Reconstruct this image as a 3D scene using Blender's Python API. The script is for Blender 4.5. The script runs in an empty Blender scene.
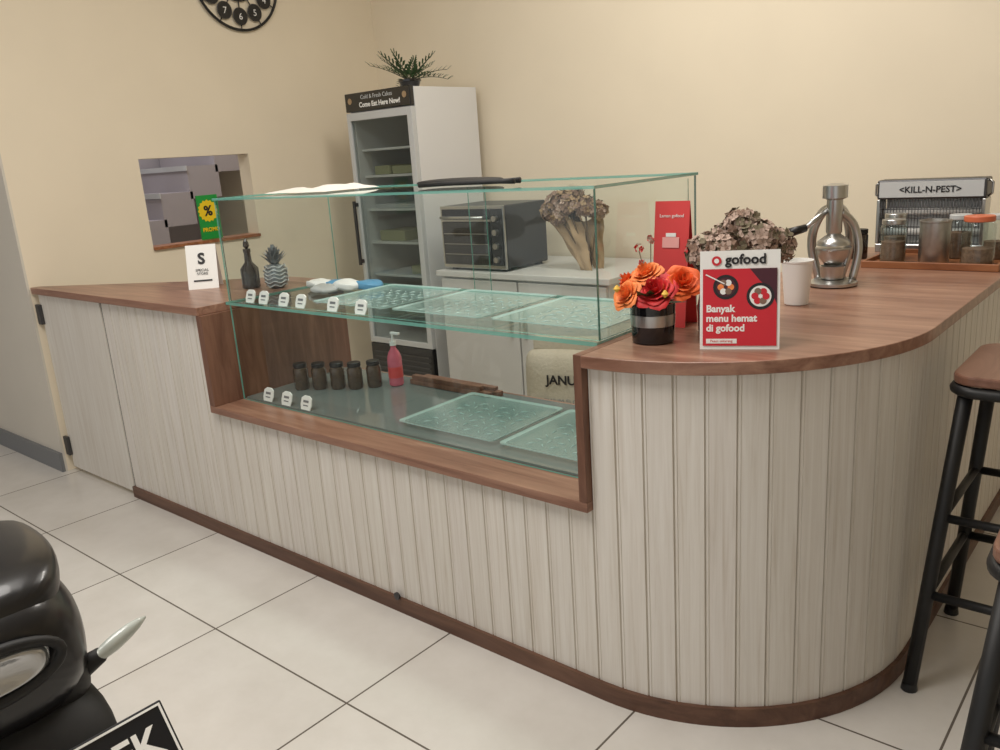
import bpy, math, random
from mathutils import Vector, Matrix, Euler, noise as mnoise
random.seed(7)
S=bpy.context.scene
COL=S.collection
# ---------------------------------------------------------------- helpers
def lin(c):
    return tuple(((v/255)/12.92 if v/255<=0.04045 else ((v/255+0.055)/1.055)**2.4) for v in c)
def new_mat(name):
    m=bpy.data.materials.new(name); m.use_nodes=True
    return m, m.node_tree, m.node_tree.nodes['Principled BSDF']
def mat(name,rgb,rough=.5,metal=0,spec=.5,coat=0,noise=0,nscale=20,bump=0):
    m,nt,b=new_mat(name)
    c=lin(rgb)
    b.inputs['Base Color'].default_value=(*c,1)
    b.inputs['Roughness'].default_value=rough
    b.inputs['Metallic'].default_value=metal
    b.inputs['Specular IOR Level'].default_value=spec
    b.inputs['Coat Weight'].default_value=coat
    if noise or bump:
        tc=nt.nodes.new('ShaderNodeTexCoord'); n=nt.nodes.new('ShaderNodeTexNoise')
        n.inputs['Scale'].default_value=nscale; n.inputs['Detail'].default_value=5
        nt.links.new(tc.outputs['Object'],n.inputs['Vector'])
        if noise:
            r=nt.nodes.new('ShaderNodeValToRGB')
            r.color_ramp.elements[0].position=.3; r.color_ramp.elements[1].position=.7
            r.color_ramp.elements[0].color=(*[v*(1-noise) for v in c],1)
            r.color_ramp.elements[1].color=(*[min(1,v*(1+noise)) for v in c],1)
            nt.links.new(n.outputs['Fac'],r.inputs['Fac']); nt.links.new(r.outputs['Color'],b.inputs['Base Color'])
        if bump:
            bp=nt.nodes.new('ShaderNodeBump'); bp.inputs['Strength'].default_value=bump; bp.inputs['Distance'].default_value=.01
            nt.links.new(n.outputs['Fac'],bp.inputs['Height']); nt.links.new(bp.outputs['Normal'],b.inputs['Normal'])
    return m
def wood(name,cols,stretch,rough=.4,spec=.4,scale=1.0,attr=None):
    m,nt,b=new_mat(name)
    tc=nt.nodes.new('ShaderNodeTexCoord'); mp=nt.nodes.new('ShaderNodeMapping')
    mp.inputs['Scale'].default_value=stretch
    nt.links.new(tc.outputs['Object'],mp.inputs['Vector'])
    n=nt.nodes.new('ShaderNodeTexNoise'); n.inputs['Scale'].default_value=scale; n.inputs['Detail'].default_value=8; n.inputs['Roughness'].default_value=.62
    n.inputs['Distortion'].default_value=.6
    nt.links.new(mp.outputs['Vector'],n.inputs['Vector'])
    r=nt.nodes.new('ShaderNodeValToRGB'); cr=r.color_ramp
    pos=[.28,.45,.58,.74]
    cr.elements[0].position=pos[0]; cr.elements[0].color=(*lin(cols[0]),1)
    cr.elements[1].position=pos[3]; cr.elements[1].color=(*lin(cols[3]),1)
    for i in (1,2):
        e=cr.elements.new(pos[i]); e.color=(*lin(cols[i]),1)
    nt.links.new(n.outputs['Fac'],r.inputs['Fac'])
    out=r.outputs['Color']
    if attr:
        a=nt.nodes.new('ShaderNodeAttribute'); a.attribute_name=attr
        mx=nt.nodes.new('ShaderNodeMix'); mx.data_type='RGBA'; mx.blend_type='MULTIPLY'; mx.inputs['Factor'].default_value=1
        nt.links.new(out,mx.inputs['A']); nt.links.new(a.outputs['Color'],mx.inputs['B']); out=mx.outputs['Result']
    nt.links.new(out,b.inputs['Base Color'])
    b.inputs['Roughness'].default_value=rough; b.inputs['Specular IOR Level'].default_value=spec
    return m
def thin_glass(name,tint,ior=1.45):
    # thin single-sheet glass: same Fresnel reflection from both sides
    m=bpy.data.materials.new(name); m.use_nodes=True; nt=m.node_tree; nt.nodes.clear()
    o=nt.nodes.new('ShaderNodeOutputMaterial'); mx=nt.nodes.new('ShaderNodeMixShader')
    t=nt.nodes.new('ShaderNodeBsdfTransparent'); t.inputs['Color'].default_value=(*tint,1)
    g=nt.nodes.new('ShaderNodeBsdfGlossy'); g.inputs['Roughness'].default_value=0; g.inputs['Color'].default_value=(.9,.95,.94,1)
    f=nt.nodes.new('ShaderNodeFresnel'); ge=nt.nodes.new('ShaderNodeNewGeometry')
    mr=nt.nodes.new('ShaderNodeMapRange'); mr.inputs['To Min'].default_value=ior; mr.inputs['To Max'].default_value=1/ior
    nt.links.new(ge.outputs['Backfacing'],mr.inputs['Value']); nt.links.new(mr.outputs[0],f.inputs['IOR'])
    nt.links.new(f.outputs[0],mx.inputs['Fac']); nt.links.new(t.outputs[0],mx.inputs[1]); nt.links.new(g.outputs[0],mx.inputs[2])
    nt.links.new(mx.outputs[0],o.inputs['Surface'])
    return m
def semi(name,rgb,alpha,rough=.1):
    m,nt,b=new_mat(name); b.inputs['Base Color'].default_value=(*lin(rgb),1); b.inputs['Roughness'].default_value=rough
    b.inputs['Alpha'].default_value=alpha; return m
def mesh(name,verts,faces,mats,parent=None,mi=None,smooth=False):
    me=bpy.data.meshes.new(name); me.from_pydata([tuple(v) for v in verts],[],faces); me.update()
    ob=bpy.data.objects.new(name,me); COL.objects.link(ob)
    if not isinstance(mats,(list,tuple)): mats=[mats]
    for m in mats: me.materials.append(m)
    if mi:
        for p,i in zip(me.polygons,mi): p.material_index=i
    if smooth:
        for p in me.polygons: p.use_smooth=True
    if parent: ob.parent=parent
    return ob
def group(name,loc=(0,0,0),rz=0,rx=0,parent=None):
    e=bpy.data.objects.new(name,None); COL.objects.link(e); e.empty_display_size=.05
    e.location=loc; e.rotation_euler=(rx,0,rz)
    if parent: e.parent=parent
    return e
def bevel(ob,w,seg=2):
    md=ob.modifiers.new('bv','BEVEL'); md.width=w; md.segments=seg; md.limit_method='ANGLE'; return ob
BF=[(0,3,2,1),(4,5,6,7),(0,1,5,4),(1,2,6,5),(2,3,7,6),(3,0,4,7)]
def box(name,x0,x1,y0,y1,z0,z1,m,parent=None,bv=0):
    v=[(x0,y0,z0),(x1,y0,z0),(x1,y1,z0),(x0,y1,z0),(x0,y0,z1),(x1,y0,z1),(x1,y1,z1),(x0,y1,z1)]
    ob=mesh(name,v,BF,m,parent)
    if bv: bevel(ob,bv)
    return ob
def boxes(name,lst,m,parent=None,bv=0):
    V=[];F=[]
    for (x0,x1,y0,y1,z0,z1) in lst:
        b=len(V)
        V+=[(x0,y0,z0),(x1,y0,z0),(x1,y1,z0),(x0,y1,z0),(x0,y0,z1),(x1,y0,z1),(x1,y1,z1),(x0,y1,z1)]
        F+=[tuple(i+b for i in f) for f in BF]
    ob=mesh(name,V,F,m,parent)
    if bv: bevel(ob,bv)
    return ob
def prism(name,pts,z0,z1,m,parent=None,bv=0):
    n=len(pts); v=[(x,y,z0) for x,y in pts]+[(x,y,z1) for x,y in pts]
    f=[tuple(reversed(range(n))),tuple(range(n,2*n))]+[(i,(i+1)%n,(i+1)%n+n,i+n) for i in range(n)]
    ob=mesh(name,v,f,m,parent)
    if bv: bevel(ob,bv)
    return ob
def lathe(name,prof,m,parent=None,loc=(0,0,0),seg=32,rot=None,smooth=True,caps=(True,True)):
    V=[];F=[]
    for r,z in prof:
        for k in range(seg):
            a=2*math.pi*k/seg; V.append(Vector((r*math.cos(a),r*math.sin(a),z)))
    n=len(prof)
    for i in range(n-1):
        for k in range(seg):
            F.append((i*seg+k,i*seg+(k+1)%seg,(i+1)*seg+(k+1)%seg,(i+1)*seg+k))
    if caps[0]: F.append(tuple(reversed(range(seg))))
    if caps[1]: F.append(tuple(range((n-1)*seg,n*seg)))
    R=Euler(rot).to_matrix() if rot else Matrix.Identity(3)
    V=[R@v+Vector(loc) for v in V]
    ob=mesh(name,V,F,m,parent)
    if smooth:
        for p in ob.data.polygons: p.use_smooth=len(p.vertices)==4
        md=ob.modifiers.new('e','EDGE_SPLIT'); md.split_angle=math.radians(40)
    return ob
def cyl(name,r,z0,z1,m,parent=None,loc=(0,0,0),seg=32,rot=None,bv=0):
    b=bv
    pr=[(r,z0),(r,z1)] if not b else [(r-b,z0),(r,z0+b),(r,z1-b),(r-b,z1)]
    return lathe(name,pr,m,parent,loc,seg,rot)
def tube_data(pts,r,seg=10,closed=False):
    pts=[Vector(p) for p in pts]; V=[];F=[]; n=len(pts)
    rr=r if isinstance(r,(list,tuple)) else [r]*n
    up=None
    for i,p in enumerate(pts):
        if closed: t=(pts[(i+1)%n]-pts[i-1]).normalized()
        else: t=(pts[min(i+1,n-1)]-pts[max(i-1,0)]).normalized()
        if up is None:
            up=t.orthogonal().normalized()
        up=(up-t*up.dot(t)).normalized(); s=t.cross(up)
        for k in range(seg):
            a=2*math.pi*k/seg; V.append(p+(up*math.cos(a)+s*math.sin(a))*rr[i])
    m=n if closed else n-1
    for i in range(m):
        j=(i+1)%n
        for k in range(seg): F.append((i*seg+k,i*seg+(k+1)%seg,j*seg+(k+1)%seg,j*seg+k))
    if not closed: F.append(tuple(reversed(range(seg)))); F.append(tuple(range((n-1)*seg,n*seg)))
    return V,F
def tubes(name,lst,m,parent=None,seg=10):
    V=[];F=[]
    for it in lst:
        pts,r=it[0],it[1]; c=it[2] if len(it)>2 else False
        v,f=tube_data(pts,r,seg,c); b=len(V); V+=v; F+=[tuple(i+b for i in q) for q in f]
    return mesh(name,V,F,m,parent,smooth=True)
def catmull(P,n=6):
    P=[Vector(p) for p in P]; Q=[P[0]]+P+[P[-1]]; out=[]
    for i in range(1,len(Q)-2):
        for k in range(n):
            t=k/n; a,b,c,d=Q[i-1],Q[i],Q[i+1],Q[i+2]
            out.append(.5*((2*b)+(c-a)*t+(2*a-5*b+4*c-d)*t*t+(3*b-a-3*c+d)*t**3))
    out.append(P[-1]); return out
def loft(name,secs,m,parent=None,seg=28,pw=.75,axis='x'):
    V=[];F=[]
    for (x,yc,zc,hw,hh) in secs:
        for k in range(seg):
            a=2*math.pi*k/seg; c,s=math.cos(a),math.sin(a)
            V.append((x,yc+hw*math.copysign(abs(c)**pw,c),zc+hh*math.copysign(abs(s)**pw,s)))
    n=len(secs)
    for i in range(n-1):
        for k in range(seg): F.append((i*seg+k,i*seg+(k+1)%seg,(i+1)*seg+(k+1)%seg,(i+1)*seg+k))
    F.append(tuple(reversed(range(seg)))); F.append(tuple(range((n-1)*seg,n*seg)))
    ob=mesh(name,V,F,m,parent,smooth=True)
    md=ob.modifiers.new('s','SUBSURF'); md.levels=1; md.render_levels=2
    return ob
def text(name,body,size,loc,rot,m,parent=None,ext=.0004,align='CENTER',bold=0):
    cu=bpy.data.curves.new(name,'FONT'); cu.body=body; cu.size=size; cu.extrude=ext; cu.align_x=align; cu.offset=bold
    cu.resolution_u=3
    t=bpy.data.objects.new(name+'_c',cu); COL.objects.link(t)
    dg=bpy.context.evaluated_depsgraph_get(); me=bpy.data.meshes.new_from_object(t.evaluated_get(dg))
    bpy.data.objects.remove(t)
    ob=bpy.data.objects.new(name,me); COL.objects.link(ob); me.materials.clear(); me.materials.append(m)
    ob.location=loc; ob.rotation_euler=rot
    if parent: ob.parent=parent
    return ob
H=math.pi/2
# ---------------------------------------------------------------- materials
M={}
def wallmat(name,rgb):
    m=mat(name,rgb,rough=.75,noise=.02,nscale=3,bump=.03); return m
M['wall']=wallmat('cream_wall_paint',(231,219,196))
M['wall2']=wallmat('grey_cream_paint',(208,202,190))
M['wallp']=wallmat('backroom_grey_paint',(168,162,166))
M['ceil']=mat('ceiling_white',(240,236,228),.8,noise=.01)
m,nt,b=new_mat('floor_tiles')
tc=nt.nodes.new('ShaderNodeTexCoord'); mp=nt.nodes.new('ShaderNodeMapping'); mp.inputs['Location'].default_value=(1.514+.002,-1.072+.002,0)
br=nt.nodes.new('ShaderNodeTexBrick'); br.offset=0; br.squash=1
br.inputs['Scale'].default_value=1; br.inputs['Brick Width'].default_value=.6; br.inputs['Row Height'].default_value=.6
br.inputs['Mortar Size'].default_value=.0028; br.inputs['Mortar Smooth'].default_value=.1
br.inputs['Color1'].default_value=(*lin((221,217,211)),1); br.inputs['Color2'].default_value=(*lin((215,211,205)),1); br.inputs['Mortar'].default_value=(*lin((104,96,88)),1)
nz=nt.nodes.new('ShaderNodeTexNoise'); nz.inputs['Scale'].default_value=3.5; nz.inputs['Detail'].default_value=8; nz.inputs['Roughness'].default_value=.65
rp=nt.nodes.new('ShaderNodeValToRGB'); rp.color_ramp.elements[0].position=.3; rp.color_ramp.elements[1].position=.65; rp.color_ramp.elements[0].color=(.88,.87,.855,1); rp.color_ramp.elements[1].color=(1,1,1,1)
mx=nt.nodes.new('ShaderNodeMix'); mx.data_type='RGBA'; mx.blend_type='MULTIPLY'; mx.inputs['Factor'].default_value=1
nt.links.new(tc.outputs['Object'],mp.inputs['Vector']); nt.links.new(mp.outputs[0],br.inputs['Vector'])
nt.links.new(tc.outputs['Object'],nz.inputs['Vector']); nt.links.new(nz.outputs['Fac'],rp.inputs['Fac'])
nt.links.new(br.outputs['Color'],mx.inputs['A']); nt.links.new(rp.outputs['Color'],mx.inputs['B']); nt.links.new(mx.outputs['Result'],b.inputs['Base Color'])
b.inputs['Roughness'].default_value=.22; b.inputs['Specular IOR Level'].default_value=.5
M['floor']=m
M['top']=wood('walnut_laminate',[(112,76,60),(140,102,84),(156,118,98),(178,140,118)],(2.2,26,26),rough=.33,spec=.5)
M['topy']=wood('walnut_laminate_vertical',[(92,62,48),(112,78,62),(128,92,74),(142,104,84)],(26,26,3),rough=.4)
M['kick']=wood('dark_walnut_trim',[(74,50,40),(92,64,50),(104,74,58),(118,86,68)],(3,30,30),rough=.45)
M['plank']=wood('whitewashed_planks',[(206,197,184),(219,213,204),(225,220,212),(230,226,219)],(75,75,2.5),rough=.5,spec=.35,attr='tone')
M['door']=wood('whitewashed_flat_panel',[(206,198,186),(215,209,199),(220,215,206),(225,221,213)],(40,40,2),rough=.5,spec=.35)
M['glass']=thin_glass('clear_glass',(.945,.98,.97))
M['edge']=semi('green_glass_edge',(110,172,158),.78,.08)
M['edged']=semi('dark_green_glass_edge',(58,100,94),.85,.08)
M['shelf']=thin_glass('shelf_glass',(.78,.92,.895),1.5)
M['aqua']=semi('clear_aqua_glass',(180,218,212),.32,.08)
M['aquad']=semi('clear_aqua_rim',(196,228,223),.55,.08)
M['rib']=semi('tray_emboss',(214,236,232),.5,.1)
M['white']=mat('white_plastic',(236,236,234),.35)
M['frw']=mat('fridge_white',(220,220,219),.35)
M['cab']=mat('cabinet_off_white',(200,198,194),.45)
M['paper']=mat('white_paper',(240,239,235),.6)
M['black']=mat('black_plastic',(22,22,24),.35)
M['gloss']=mat('black_gloss',(14,14,17),.12,coat=.6)
M['body']=mat('black_fairing',(20,20,23),.28,coat=.25)
M['matte']=mat('black_matte',(24,24,25),.6,noise=.15,nscale=120)
M['legs']=mat('black_powder_coat',(14,14,15),.5)
M['metal']=mat('brushed_steel',(190,190,188),.28,metal=1)
M['metald']=mat('dark_steel',(90,90,92),.4,metal=1)
M['oven']=mat('oven_dark_enamel',(52,52,55),.35,metal=.4)
M['red']=mat('promo_red',(205,28,44),.4)
M['rednf']=mat('coral_red',(218,66,66),.45)
M['ink']=mat('black_ink',(25,22,25),.5)
M['maroon']=mat('dark_maroon',(70,18,34),.4)
M['green']=mat('promo_green',(22,150,60),.45)
M['yellow']=mat('promo_yellow',(240,205,30),.45)
M['orange']=mat('orange_petals',(246,136,72),.6,noise=.2,nscale=60)
M['orange2']=mat('deep_orange_petals',(240,104,48),.6,noise=.2,nscale=60)
M['redpet']=mat('red_petals',(204,44,46),.6,noise=.25,nscale=60)
M['yelpet']=mat('yellow_stamen',(235,190,80),.6)
M['leaf']=mat('dark_leaf',(44,74,36),.5,noise=.2,nscale=50)
M['leafd']=mat('dull_leaf',(60,66,42),.6)
M['dry1']=mat('dried_petal_brown',(132,106,90),.8)
M['dry2']=mat('dried_petal_pink',(180,156,142),.8)
M['dry3']=mat('dried_petal_olive',(118,108,86),.8)
M['kraft']=mat('kraft_paper',(164,138,106),.8,noise=.08,nscale=30)
M['stem']=mat('dry_stem',(98,78,54),.8)
M['grey']=mat('grey_plastic',(120,122,124),.5)
M['pine']=mat('pewter_paint',(138,142,146),.4,metal=.4)
M['ltgrey']=mat('light_grey',(196,198,198),.4)
M['rubber']=mat('tyre_rubber',(24,24,25),.8)
M['lens']=mat('silver_lens',(190,192,194),.12,metal=.7)
M['amber']=mat('smoke_signal_lens',(186,192,186),.15,coat=.4)
M['plate']=mat('plate_black',(18,20,26),.35)
M['seatw']=wood('stool_seat_wood',[(88,56,44),(108,72,58),(122,86,70),(138,100,82)],(20,3,20),rough=.3)
M['pink']=semi('pink_sanitizer',(222,104,126),.8,.15)
M['jar']=mat('dark_jar',(46,38,34),.15,coat=.4)
M['spice']=mat('brown_spice_jar',(72,54,38),.15,coat=.4,noise=.3,nscale=90)
M['oj']=mat('orange_lid',(206,108,72),.45)
M['contents']=mat('dried_contents',(122,96,76),.8,noise=.3,nscale=90)
M['jarg']=thin_glass('jar_glass',(.88,.92,.92),1.5)
M['tin']=mat('galvanised_tin',(170,168,164),.35,metal=.9,noise=.1,nscale=40)
M['blue']=mat('blue_pack',(90,150,190),.4)
M['twood']=wood('tray_wood',[(110,66,40),(140,88,56),(158,104,68),(172,118,80)],(4,30,30),rough=.4)
M['ovenglass']=mat('oven_door_glass',(22,22,25),.08,coat=.5)
M['sack']=mat('woven_sack',(182,174,156),.8,noise=.06,nscale=80,bump=.3)
M['cloth']=mat('white_cloth',(222,218,210),.85,bump=.2,nscale=60)

# ---------------------------------------------------------------- room
box('floor',-6.2,3.2,-3,3.75,-.05,0,M['floor'])
box('ceiling',-6.2,3.2,-3,3.75,3.0,3.05,M['ceil'])
box('wall_back',-6.2,3.2,3.62,3.75,0,3,M['wall'])
oy0,oy1,oz0,oz1=2.03,2.64,.955,1.39
boxes('wall_left',[(-4.07,-3.97,1.43,oy0,0,3),(-4.07,-3.97,oy1,3.62,0,3),(-4.07,-3.97,oy0,oy1,0,oz0),(-4.07,-3.97,oy0,oy1,oz1,3)],M['wall'])
box('wall_front_left',-6.2,-3.97,1.42,1.43,0,3,M['wall2'])
box('wall_right',3.2,3.3,-3,3.75,0,3,M['wall'])
box('wall_far_left',-6.3,-6.2,-3,3.75,0,3,M['wallp'])
box('baseboard_left',-6.2,-3.97,1.405,1.42,0,.09,M['grey'])
box('trim_1',-4.075,-3.955,oy0,oy1,oz0-.001,oz0+.014,M['twood'])
g=group('staircase',(-5.75,1.55,0))
boxes('treads',[(-.4,.35,.22*i,.22*i+.24,0 if i==0 else .17*i-.05,.17*(i+1)) for i in range(9)],M['wallp'],g)
boxes('tread_edges',[(-.4,.36,.22*i-.008,.22*i-.001,.17*(i+1)-.03,.17*(i+1)+.004) for i in range(9)],M['ltgrey'],g)
tubes('handrail',[([(.38,.05,.95),(.38,1.95,2.35)],.022),([(.38,.1,.1),(.38,.1,.98)],.015),([(.38,1.0,.8),(.38,1.0,1.65)],.015),([(.38,1.9,1.5),(.38,1.9,2.3)],.015)],M['metald'],g)

# ---------------------------------------------------------------- counter
C=group('service_counter',(0,0,0))
cx,cy,R=-1.0,1.99,.535
FY=cy-R
segs=[]
w=.765/11; segs+=[(-3.35+i*w,-3.35+(i+1)*w,.836) for i in range(11)]
W=(2.585-1.015)/23; segs+=[(-2.585+i*W,-2.585+(i+1)*W,.497) for i in range(23)]
Ltot=.015+R*math.pi/2
def pth(s):
    if s<=cx: return Vector((s,FY)),Vector((0,-1))
    a=(s-cx)/R
    if a<=math.pi/2:
        return Vector((cx+R*math.sin(a),cy-R*math.cos(a))),Vector((math.sin(a),-math.cos(a)))
    return Vector((cx+R,cy+(s-cx-R*math.pi/2))),Vector((1,0))
w=Ltot/13; segs+=[(-1.015+i*w,-1.015+(i+1)*w,.836) for i in range(13)]
s0=-1.015+Ltot; w=1.31/19; segs+=[(s0+i*w,s0+(i+1)*w,.836) for i in range(19)]
V=[];F=[];tone=[]
for (a,b_,zt) in segs:
    g0=.0025; base=len(V); gg=.0065
    for (s,d) in ((a,-.004),(a+g0,0),(a+gg,0),(a+gg+.001,-.0015),(a+gg+.0025,0),(b_-g0,0),(b_,-.004)):
        p,nn=pth(s); q=p+nn*d
        V.append((q.x,q.y,.045)); V.append((q.x,q.y,zt))
    t=random.uniform(.97,1.01); tt=(t,t*random.uniform(.992,1.0),t*random.uniform(.98,1.0))
    for k in range(6):
        F.append((base+2*k,base+2*k+2,base+2*k+3,base+2*k+1)); tone.append((.84,.82,.78) if k in(0,5) else ((.90,.88,.85) if k in (2,3) else tt))
ob=mesh('plank_cladding',V,F,M['plank'],C)
ca=ob.data.color_attributes.new('tone','FLOAT_COLOR','CORNER')
for p in ob.data.polygons:
    for li in p.loop_indices: ca.data[li].color=(*tone[p.index],1)
def arcpts(r,n=24): return [(cx+r*math.sin(a),cy-r*math.cos(a)) for a in [math.pi/2*i/n for i in range(n+1)]]
prism('body_left',[(-3.35,FY+.008),(-2.586,FY+.008),(-2.586,2.02),(-2.92,2.02),(-3.26,1.79),(-3.35,1.74)],.0,.836,M['door'],C)
box('body_middle',-2.586,-1.0165,FY+.008,2.04,0,.494,M['door'],C)
prism('body_right',[(-1.014,FY+.008)]+arcpts(R-.008)+[(cx+R-.008,3.29),(-1.04,3.29),(-1.04,2.1),(-1.014,2.1)],0,.836,M['door'],C)
V=[];F=[]
ss=[-3.36]+[cx]+[cx+R*math.pi/2*i/24 for i in range(1,25)]+[cx+R*math.pi/2+1.31]
for s in ss:
    p,nn=pth(s)
    for d,z in ((-.01,0),(.01,0),(.01,.047),(-.01,.047)):
        q=p+nn*d; V.append((q.x,q.y,z))
for i in range(len(ss)-1):
    for k in range(4): F.append((4*i+k,4*i+4+k,4*i+4+(k+1)%4,4*i+(k+1)%4))
F.append((0,1,2,3)); F.append(tuple(len(V)-1-i for i in range(4)))
mesh('kick_board',V,F,M['kick'],C)
prism('countertop_left',[(-3.965,1.432),(-2.585,1.432),(-2.585,2.05),(-2.92,2.05),(-3.26,1.825),(-3.965,1.47)],.838,.866,M['top'],C,.002)
prism('countertop_right',[(-1.015,1.432)]+arcpts(.558,32)+[(-.442,3.3),(-1.06,3.3),(-1.06,2.12),(-1.015,2.12)],.838,.866,M['top'],C,.002)
box('reveal_left',-2.5995,-2.566,1.4345,2.05,.519,.838,M['topy'],C,.001)
box('reveal_right',-1.036,-1.0145,1.4335,2.05,.519,.866,M['topy'],C,.001)
box('ledge_board',-2.60,-1.0145,1.434,2.05,.494,.5185,M['top'],C,.001)
box('swing_door',-3.95,-3.36,1.452,1.475,.02,.834,M['door'],C,.002)
box('door_gap_strip',-3.3585,-3.3515,1.458,1.475,.0,.834,M['ink'],C)  # black strip standing in for the dark of the open door gap
boxes('hinges',[(-3.968,-3.93,1.436,1.452,.70,.79),(-3.968,-3.93,1.436,1.452,.08,.17)],M['metald'],C,.003)
lathe('round_socket',[(0.001,-.004),(.012,-.003),(.012,.003),(.001,.004)],M['metald'],C,(-1.72,FY-.014,.055),16,(H,0,0))

# ---------------------------------------------------------------- display case
D=group('glass_display_case',(0,0,0))
gx0,gx1,gy0,gy1=-2.56,-1.04,1.545,2.02
def pane(name,x0,x1,y0,y1,z0,z1,thin,m=None,e=None):
    v=[(x0,y0,z0),(x1,y0,z0),(x1,y1,z0),(x0,y1,z0),(x0,y0,z1),(x1,y0,z1),(x1,y1,z1),(x0,y1,z1)]
    ed={'z':(2,3,4,5),'y':(0,1,3,5),'x':(0,1,2,4)}[thin]
    F=[BF[i] for i in ed]; mi=[1]*4
    if thin=='z': zm=(z0+z1)/2; q=[(x0,y0,zm),(x1,y0,zm),(x1,y1,zm),(x0,y1,zm)]
    elif thin=='y': ym=(y0+y1)/2; q=[(x0,ym,z0),(x1,ym,z0),(x1,ym,z1),(x0,ym,z1)]
    else: xm=(x0+x1)/2; q=[(xm,y0,z0),(xm,y1,z0),(xm,y1,z1),(xm,y0,z1)]
    return mesh(name,v+q,F+[(8,9,10,11)],[m or M['glass'],e or M['edge']],D,mi+[0])
pane('front_lower',gx0,gx1,gy0,gy0+.006,.52,.858,'y')
pane('front_upper',gx0,gx1,gy0,gy0+.006,.872,1.212,'y')
pane('left_upper',gx0,gx0+.006,gy0+.007,gy1,.872,1.212,'x',None,M['edged'])
pane('right_upper',gx1-.006,gx1,gy0+.007,gy1,.872,1.212,'x',None,M['edged'])
pane('top_pane',gx0-.004,gx1+.004,gy0-.004,gy1+.004,1.2125,1.2195,'z')
pane('middle_shelf',gx0-.003,gx1+.002,gy0-.012,gy1,.861,.871,'z',M['shelf'])
pane('back_slider_1',gx0+.02,-1.76,gy1-.016,gy1-.011,.872,1.205,'y')
pane('back_slider_2',-1.84,gx1-.02,gy1-.008,gy1-.003,.872,1.205,'y')
box('base_plate',gx0+.004,gx1-.002,gy0+.01,gy1,.5195,.526,mat('grey_reflective_base',(116,124,122),.12,coat=.4),D)
def tray(name,x0,x1,y0,y1,z):
    g=group(name,((x0+x1)/2,(y0+y1)/2,z)); a=(x1-x0)/2; b2=(y1-y0)/2
    V=[];F=[]
    rings=[(a-.035,b2-.035,.004),(a-.03,b2-.03,.004),(a-.012,b2-.012,.012),(a,b2,.015),(a,b2,.012)]
    def rr(A,B,z,rc=.015,n=5):
        out=[]
        for qx,qy,st in ((1,1,0),(-1,1,1),(-1,-1,2),(1,-1,3)):
            for k in range(n+1):
                t=(st+k/n)*math.pi/2; out.append((qx*(A-rc)+rc*math.cos(t),qy*(B-rc)+rc*math.sin(t),z))
        return out
    N=24
    for A,B,z_ in rings: V+=rr(A,B,z_)
    for i in range(len(rings)-1):
        for k in range(N): F.append((i*N+k,i*N+(k+1)%N,(i+1)*N+(k+1)%N,(i+1)*N+k))
    F.append(tuple(range(N)))
    mi=[1 if 2*N<=i<4*N else 0 for i in range(len(F))]
    mesh('dish',V,F,[M['aqua'],M['aquad']],g,mi)
    L=[]
    for i in range(-3,4):
        for j in range(-3,4):
            cxx=i*(a-.05)/3.4; cyy=j*(b2-.05)/3.4; an=(i*2+j*3)%4*.8
            L.append(([(cxx-.013*math.cos(an),cyy-.013*math.sin(an),.0045),(cxx,cyy,.0055),(cxx+.013*math.cos(an),cyy+.013*math.sin(an),.0045)],[.0006,.0022,.0006]))
    tubes('emboss',L,M['rib'],g,5)
tray('glass_serving_tray',-2.17,-1.83,1.60,1.95,.8715)
tray('glass_serving_tray',-1.80,-1.45,1.60,1.95,.8715)
tray('glass_serving_tray',-1.42,-1.07,1.60,1.95,.8715)
tray('glass_serving_tray',-1.82,-1.44,1.60,1.94,.5265)
tray('glass_serving_tray',-1.42,-1.06,1.60,1.94,.5265)
V=[];F=[];mi=[]
SH=((-.022,0),(.022,0),(.026,.012),(.024,.03),(.012,.036),(-.012,.036),(-.024,.03),(-.026,.012))
def tag(X,Y,z,s=1):
    b0=len(V)
    for (x,zz) in SH: V.append((X+x*s*.85,Y+zz*.35,z+zz*s))
    for (x,zz) in SH: V.append((X+x*s*.85,Y+zz*.35+.004,z+zz*s))
    F.append(tuple(range(b0,b0+8))); F.append(tuple(reversed(range(b0+8,b0+16)))); mi.extend([0,0])
    for i in range(8): F.append((b0+i,b0+(i+1)%8,b0+8+(i+1)%8,b0+8+i)); mi.append(0)
    for (za,zb,wx) in ((.010,.013,.013),(.019,.025,.014)):
        c=len(V)
        for (x,zz) in ((-wx,za),(wx,za),(wx,zb),(-wx,zb)): V.append((X+x*s*.8,Y+zz*.35-.0008,z+zz*s))
        F.append((c,c+1,c+2,c+3)); mi.append(1)
for X in (-2.453,-2.377,-2.266,-2.176,-2.016,-1.886): tag(X,1.556,.8715,1.15)
for X in (-2.43,-2.325,-2.218): tag(X,1.556,.5265,1.25)
mesh('price_labels',V,F,[M['paper'],M['grey']],None,mi)
for i,(X,Y) in enumerate(((-2.45,1.72),(-2.39,1.755),(-2.33,1.79),(-2.27,1.82),(-2.225,1.87))):
    g=group('spice_jar',(X,Y,.5265))
    lathe('jar_body',[(.024,0),(.027,.006),(.027,.07),(.022,.08)],M['spice'],g)
    cyl('lid',.024,.0805,.096,M['black'],g,bv=.002)
g=group('pump_sanitizer_bottle',(-2.165,1.92,.5265))
lathe('bottle',[(.022,0),(.026,.004),(.026,.10),(.020,.12),(.010,.135),(.010,.145)],M['pink'],g)
cyl('collar',.012,.1455,.16,M['white'],g); cyl('pump_stem',.004,.16,.185,M['white'],g)
box('nozzle',-.006,.035,-.006,.006,.185,.194,M['white'],g,.002)
lathe('label_band',[(.0263,.03),(.0263,.07)],M['rednf'],g,caps=(False,False))
g=group('wooden_slat_stack',(-1.93,1.968,.5265),rz=-.02)
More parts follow.
